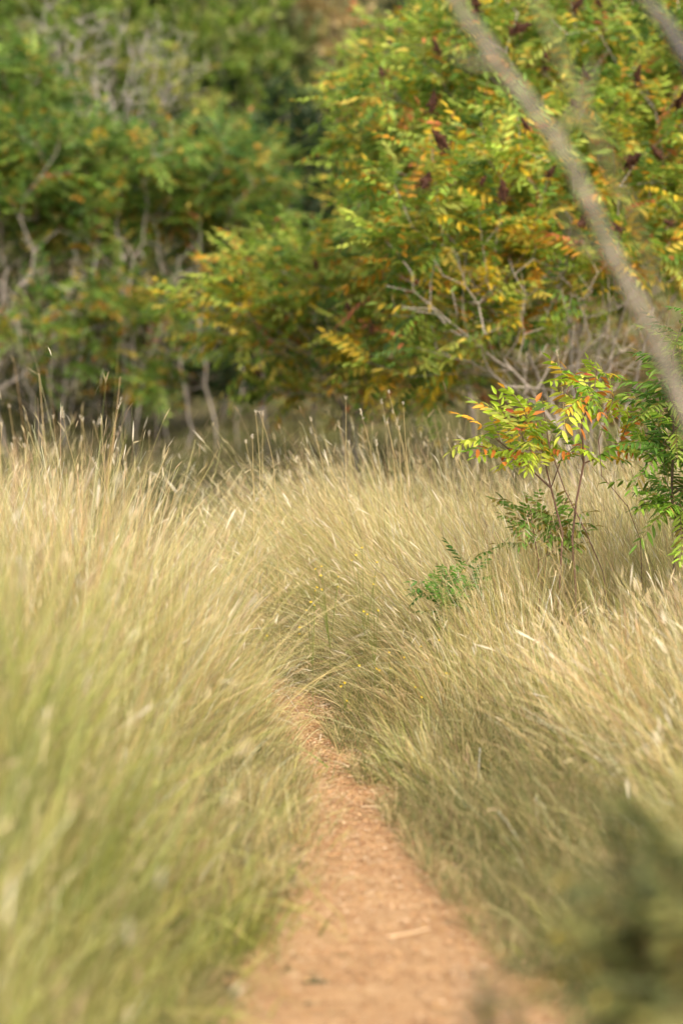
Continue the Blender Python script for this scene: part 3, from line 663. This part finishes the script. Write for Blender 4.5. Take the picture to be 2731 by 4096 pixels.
shrub('sumac_sprig', 'bright green sprig low in the grass just right of the centre', 'sprig',
      [S_(0, [(1760, 2430, 10.7), (1750, 2380, 10.7), (1740, 2320, 10.7)]), S_(0, [(1800, 2430, 10.8), (1850, 2360, 10.8), (1890, 2300, 10.8)])],
      [E_(1760, 2350, 10.7, 80, 60, .1, 7), E_(1880, 2290, 10.8, 90, 40, .1, 6), E_(1790, 2430, 10.7, 70, 50, .1, 4)],
      304, spacing=.05, per=4, tmpl=SUMACF, scale=.58, cols=oak_cols([(.09, .24, .03), (.14, .30, .04)]), turn=.08, bark=(.14, .12, .06), rt=.0015, sides=6)

# --- foreground: blurred leaning branch and the dark bush at the lower right
def bare_tree():
    rng = np.random.default_rng(9)
    base = np.array([.84, 4.2, 0.0]); root = empty('bare_tree', base)
    tag(root, 'blurred leafless tree leaning in from the right edge across the upper right foreground', 'tree')
    def limb(pts, r0, r1, nm, col):
        P = np.array(pts); t = np.linspace(0, len(P) - 1, 40); Q = np.stack([np.interp(t, range(len(P)), P[:, i]) for i in range(3)], 1)
        for _ in range(20): Q[1:-1] = (Q[:-2] + 2 * Q[1:-1] + Q[2:]) / 4
        Q[1:-1] += rng.normal(0, .0015, (38, 3)); R = np.linspace(r0, r1, 40) * rng.uniform(.9, 1.12, 40)
        V, F = tubes(Q[:-1], Q[1:], R[:-1], R[1:], 8); c = np.repeat(np.array(col) * rng.uniform(.8, 1.15, (39, 1)), 16, 0)
        mesh_np(nm, V, F, M_bark, c, root, smooth=True, origin=base)
    limb([(.86, 4.2, -.05), (.7, 4.2, .9), *[W(a, b, 4.2) for a, b in ((2740, 1520), (2654, 1398), (2540, 1224), (2436, 1041), (2375, 870), (2323, 722), (2219, 545), (2088, 400), (1975, 260), (1836, 70), (1740, -80), (1640, -260))]], .0115, .0082, 'trunk', (.25, .22, .165))
    for a, b, q in ((W(2436, 1041, 4.2), W(2290, 960, 4.3), W(2230, 830, 4.3)), (W(2219, 545, 4.2), W(2330, 400, 4.25), W(2360, 260, 4.3)), (W(1975, 260, 4.2), W(1890, 270, 4.1), W(1800, 220, 4.1))):
        limb([a, b, q], .0032, .0014, 'twig', (.30, .27, .20))
    limb([(.87, 4.22, -.05), (.9, 4.4, .9), W(2950, 700, 4.6), W(2740, 220, 4.6), W(2628, 96, 4.6), W(2567, 17, 4.6), W(2450, -200, 4.6)], .014, .010, 'stem', (.13, .12, .11))
    limb([W(2731, 1480, 4.2), W(2630, 1180, 4.1), W(2540, 900, 4.0), W(2410, 645, 3.9), W(2340, 490, 3.9), W(2280, 330, 3.9), W(2200, 170, 3.9), W(2120, 0, 3.9), W(2050, -200, 3.9)], .005, .0035, 'branch', (.28, .27, .14))
bare_tree()
shrub('leafy_bush', 'dark green out of focus bush filling the lower right corner beside the trail', 'bush',
      [S_(0, [(2620, 4300, 3.9), (2560, 3900, 3.9), (2520, 3600, 3.9)]), S_(0, [(2700, 4300, 4), (2720, 3800, 4), (2700, 3400, 4)]), S_(0, [(2850, 4300, 4), (2900, 3800, 4), (2850, 3400, 4)])],
      [E_(2740, 3900, 3.9, 240, 350, .25, 80), E_(2830, 3580, 4, 150, 200, .25, 30), E_(2560, 4020, 3.9, 130, 230, .15, 20)],
      401, spacing=.06, per=6, tmpl=WILLOWF, scale=.8, elev=(.5, 1.3), cols=oak_cols([(.17, .19, .055), (.30, .31, .10), (.10, .12, .035)]), turn=.15, rt=.0015, bark=(.2, .15, .09))
shrub('leafy_sprig', 'small dark out of focus sprig poking up at the bottom edge of the trail', 'sprig',
      [S_(0, [(1980 + 40 * q, 4300, 4.4), (1975 + 30 * q, 4080, 4.4), (1960 + 45 * q, 3920, 4.4)]) for q in (-2, -1, 0, 1, 3)], [E_(1990, 4080, 4.4, 130, 160, .06, 22)],
      402, spacing=.035, per=4, tmpl=WILLOWF, scale=.3, elev=(.5, 1.3), cols=oak_cols([(.16, .19, .07), (.22, .24, .09)]), rt=.0012)

# ------------------------------------------------------------------ single stalks, flowers and straws
def stalk(label, pts, Y, head, seed, group=None, w=.0032, name='grass_stalk', fluff=True, col=(.62, .50, .24)):
    """one tall culm with its pale seed head; pts run from the tip down, in photo pixels"""
    rng = np.random.default_rng(seed)
    P = np.array([W(u, v, Y) for u, v in pts][::-1]); b = P[0].copy(); b[2] = 0; b[0] += (P[0, 0] - P[1, 0]) * .8
    P = np.concatenate([[b], P]); t = np.linspace(0, len(P) - 1, 14); Q = np.stack([np.interp(t, range(len(P)), P[:, i]) for i in range(3)], 1)
    for _ in range(2): Q[1:-1] = (Q[:-2] + 2 * Q[1:-1] + Q[2:]) / 4
    base = b; root = empty(name, b); tag(root, label, 'grass stalk', group)
    R = np.linspace(w, w * .45, 14) / 2
    V, F = tubes(Q[:-1], Q[1:], R[:-1], R[1:], 4)
    mesh_np('stem', V, F, M_grass, np.tile(np.array(col) * rng.uniform(.85, 1.1), (len(V), 1)), root, True, origin=base)
    d = unit(Q[-1] - Q[-3]); n = 14 + int(34 * head / .03)
    s = rng.random(n); B = Q[-1] - d * (s * head)[:, None]
    ph = rng.uniform(0, 6.28, n); V, F, c = ribbons(B, rng.uniform(.007, .014, n) , ph, rng.uniform(.3, 1.0, n), np.zeros(n), np.full(n, .0022), np.tile([(.62, .54, .38)], (n, 1)), np.tile([(.72, .66, .52)], (n, 1)), 2, rng=rng, prof='spike')
    mesh_np('seed_head', V, F, M_seed, c, root, origin=base)
stalk('long green stalk curving up alone against the dark gap left of the centre', [(488, 1590), (450, 1720), (430, 1850), (440, 2050)], 11.2, .05, 1, w=.0034, col=(.42, .40, .14))
stalk('stalk with a white feathered head nodding left on the left bank', [(365, 1830), (405, 1910), (425, 1970), (450, 2090)], 11.0, .06, 2)
stalk('upright stalk with a jagged pale head right of the nodding one', [(500, 1850), (505, 1910), (508, 1980), (515, 2090)], 11.1, .04, 3)
stalk('thick brown tipped stalk between the left edge and the nodding stalk', [(247, 1625), (270, 1760), (300, 1860), (330, 2040)], 11.6, .05, 4, w=.0034, col=(.50, .40, .19))
stalk('tall thin stalk with a round white tip standing straight at the centre', [(1383, 1590), (1384, 1750), (1380, 1850), (1390, 2000)], 11.6, .010, 5)
stalk('stalk with a round white tip leaning left beside the smaller sumac', [(1552, 1565), (1590, 1700), (1615, 1790), (1650, 1950)], 11.6, .010, 6)
stalk('stalk with a round white tip close to the right of the centre', [(1612, 1610), (1618, 1720), (1625, 1810), (1635, 1950)], 11.7, .010, 7)
stalk('stalk with a small tip below the leaning white tipped pair', [(1549, 1690), (1570, 1790), (1600, 1900), (1620, 2000)], 11.5, .010, 8)
stalk('bent stalk with a pale tip pointing at the orange sapling', [(1785, 1755), (1810, 1810), (1850, 1890), (1920, 2010)], 11.3, .012, 9)
stalk('feathery headed stalk rising among the sumac stems', [(2222, 1400), (2240, 1480), (2250, 1600), (2270, 1900)], 11.6, .03, 10)
stalk('arching stalk with brown tip crossing in front of the smaller sumac stem', [(1440, 1640), (1475, 1760), (1490, 1850), (1520, 2000)], 11.5, .04, 11)
stalk('straw stalk leaning far right across the trough in the grass', [(1035, 1995), (900, 2140), (800, 2270), (740, 2380)], 10.6, .02, 12)
stalk('pale feathered stalk at the very left edge', [(60, 1900), (40, 1960), (0, 2060), (-40, 2160)], 10.9, .05, 13)
rs = np.random.default_rng(44)
for i in range(46):
    u = rs.uniform(-60, 2250) if i > 12 else rs.uniform(-60, 480); Y = rs.uniform(11.5, 14.5)
    v = 1660 + rs.uniform(-60, 170) + (90 if 500 < u < 900 else 0) + max(0, u - 1700) * .15; ln = rs.uniform(-.35, .05)
    place = 'on the left bank' if u < 520 else 'above the dip left of the centre' if u < 1000 else 'above the centre of the grass' if u < 1450 else 'below the smaller sumac' if u < 1850 else 'left of the orange sapling'
    stalk('thin dry stalk with a pale tuft standing ' + place, [(u, v), (u - ln * 120, v + 120), (u - ln * 200, v + 240)], Y, rs.uniform(.012, .026), 60 + i, 'loose thin stalks above the grass')

def flower_plant(u, v, Y, n, seed, label, group):
    rng = np.random.default_rng(seed); c = W(u, v, Y); base = np.array([c[0], Y, 0.]); root = empty('wildflower', base); tag(root, label, 'wildflower', group)
    big = 1.8 if Y < 5 else 1.0
    tips = c + rng.normal(0, 1, (n, 3)) * (.045, .06, .05); tips[:, 2] = np.maximum(tips[:, 2], .08)
    fork = base + (0, 0, max(.05, tips[:, 2].min() * .5))
    P0 = np.concatenate([[base], np.tile(fork, (n, 1))]); P1 = np.concatenate([[fork], tips])
    V, F = tubes(P0, P1, np.full(n + 1, .0012), np.full(n + 1, .0009), 4)
    mesh_np('stem', V, F, M_grass, np.tile([(.25, .30, .07)], (len(V), 1)), root, origin=base)
    for t in tips:
        Vs, Fs = [], []; tl = unit(np.array([rng.normal(0, .4), -.6, .8])); a = unit(np.cross(tl, (1, 0, 0))); b = np.cross(tl, a)
        Vs.append(t); m = 10; sz = rng.uniform(.004, .007) * big
        for k in range(m):
            an = k / m * 6.283; rr = sz * (1 if k % 2 else .55); Vs.append(t + (a * math.cos(an) + b * math.sin(an)) * rr + tl * sz * .25)
        Fs = [(0, k + 1, (k + 1) % m + 1) for k in range(m)]
        mesh_np('flower_head', Vs, Fs, M_petal, np.tile([(.80, .58, .03)], (len(Vs), 1)), root, origin=base)
g = 'small yellow wildflowers in the grass'
FL = ['seven tiny yellow flowers highest up the grass slope left of the bend', 'yellow flowers highest and furthest right above the trail bend', 'yellow flowers in tall grass just above the trail end', 'cluster of yellow flowers below the bright green sprig',
      'yellow flowers close above the short tangle right of the trail end', 'yellow flowers furthest right on the low slope', 'yellow flowers midway between the trail end and the green sprig', 'yellow flowers at the tip of the left bank beside the trail end',
      'yellow flowers standing alone inside the left bank', 'lowest yellow flowers right at the head of the trail', 'single blurred yellow flower at the lower left edge of the trail', 'yellow flowers just right of the trail head in short grass']
for i, (u, v, Y, n) in enumerate([(1320, 2290, 10.9, 7), (1460, 2230, 11.1, 5), (1250, 2400, 10.8, 5), (1720, 2630, 10.3, 6), (1560, 2700, 10.2, 4), (1880, 2690, 10.1, 3), (1500, 2480, 10.6, 4), (1080, 2640, 10.4, 3), (740, 2620, 9.8, 4), (1380, 2750, 10.4, 4), (950, 3570, 7.2, 1), (1690, 2760, 9.9, 3)]):
    flower_plant(u, v, Y, n, 500 + i, FL[i], g)
flower_plant(2400, 3800, 4.5, 3, 530, 'out of focus yellow flowers beside the dark corner bush', None)

def straw(label, u, v, ang, L, seed, w=.004, group=None):
    rng = np.random.default_rng(seed); Y = CAM_H * FPX / (v - HOR); x = (u - 1365.5) / FPX * Y
    p = np.array([x, Y]); dd = np.array([math.cos(ang), math.sin(ang)]) * L / 2
    q = [np.array([*(p + dd * s), 0.]) for s in (-1, -.33, .33, 1)]
    for k, a in enumerate(q): a[2] = float(gz(a[:1], a[1:2])[0]) + .004 + (k == 3) * .006; a[:2] += rng.normal(0, .003, 2)
    q = np.array(q); base = q[0]; V, F = tubes(q[:-1], q[1:], np.full(3, w / 2), np.full(3, w / 2 * .8), 5)
    tag(mesh_np('straw', V, F, M_grass, np.tile(np.array((.78, .62, .40)) * rng.uniform(.7, 1.1), (len(V), 1)), None, origin=base), label, 'straw', group)
straw('long pale straw lying across the trail where it narrows', 1450, 3125, .35, .10, 1, .005)
straw('straight pale straw beside the right edge of the trail', 1500, 3265, .1, .085, 2, .006)
straw('straw at the trail bend under the overhanging grass', 1400, 3080, .9, .14, 3, .004)
straw('pale straw lying on the wide near part of the trail', 1640, 3760, .5, .12, 4, .005)
for i in range(44):
    v = rs.uniform(2850, 3600); Yp = CAM_H * FPX / (v - HOR); xc = np.interp(Yp, PY, PX) + rs.uniform(-1, 1) * np.interp(Yp, PY, PH) * .95
    straw('short bit of dry straw lying on the trail', 1365.5 + xc / Yp * FPX, v, rs.uniform(0, 3.14), rs.uniform(.02, .08), 700 + i, rs.uniform(.0015, .0028), 'bits of straw on the trail')
print('blades', nb, 'tris', sum(len(o.data.polygons) for o in bpy.data.objects if o.type == 'MESH'))
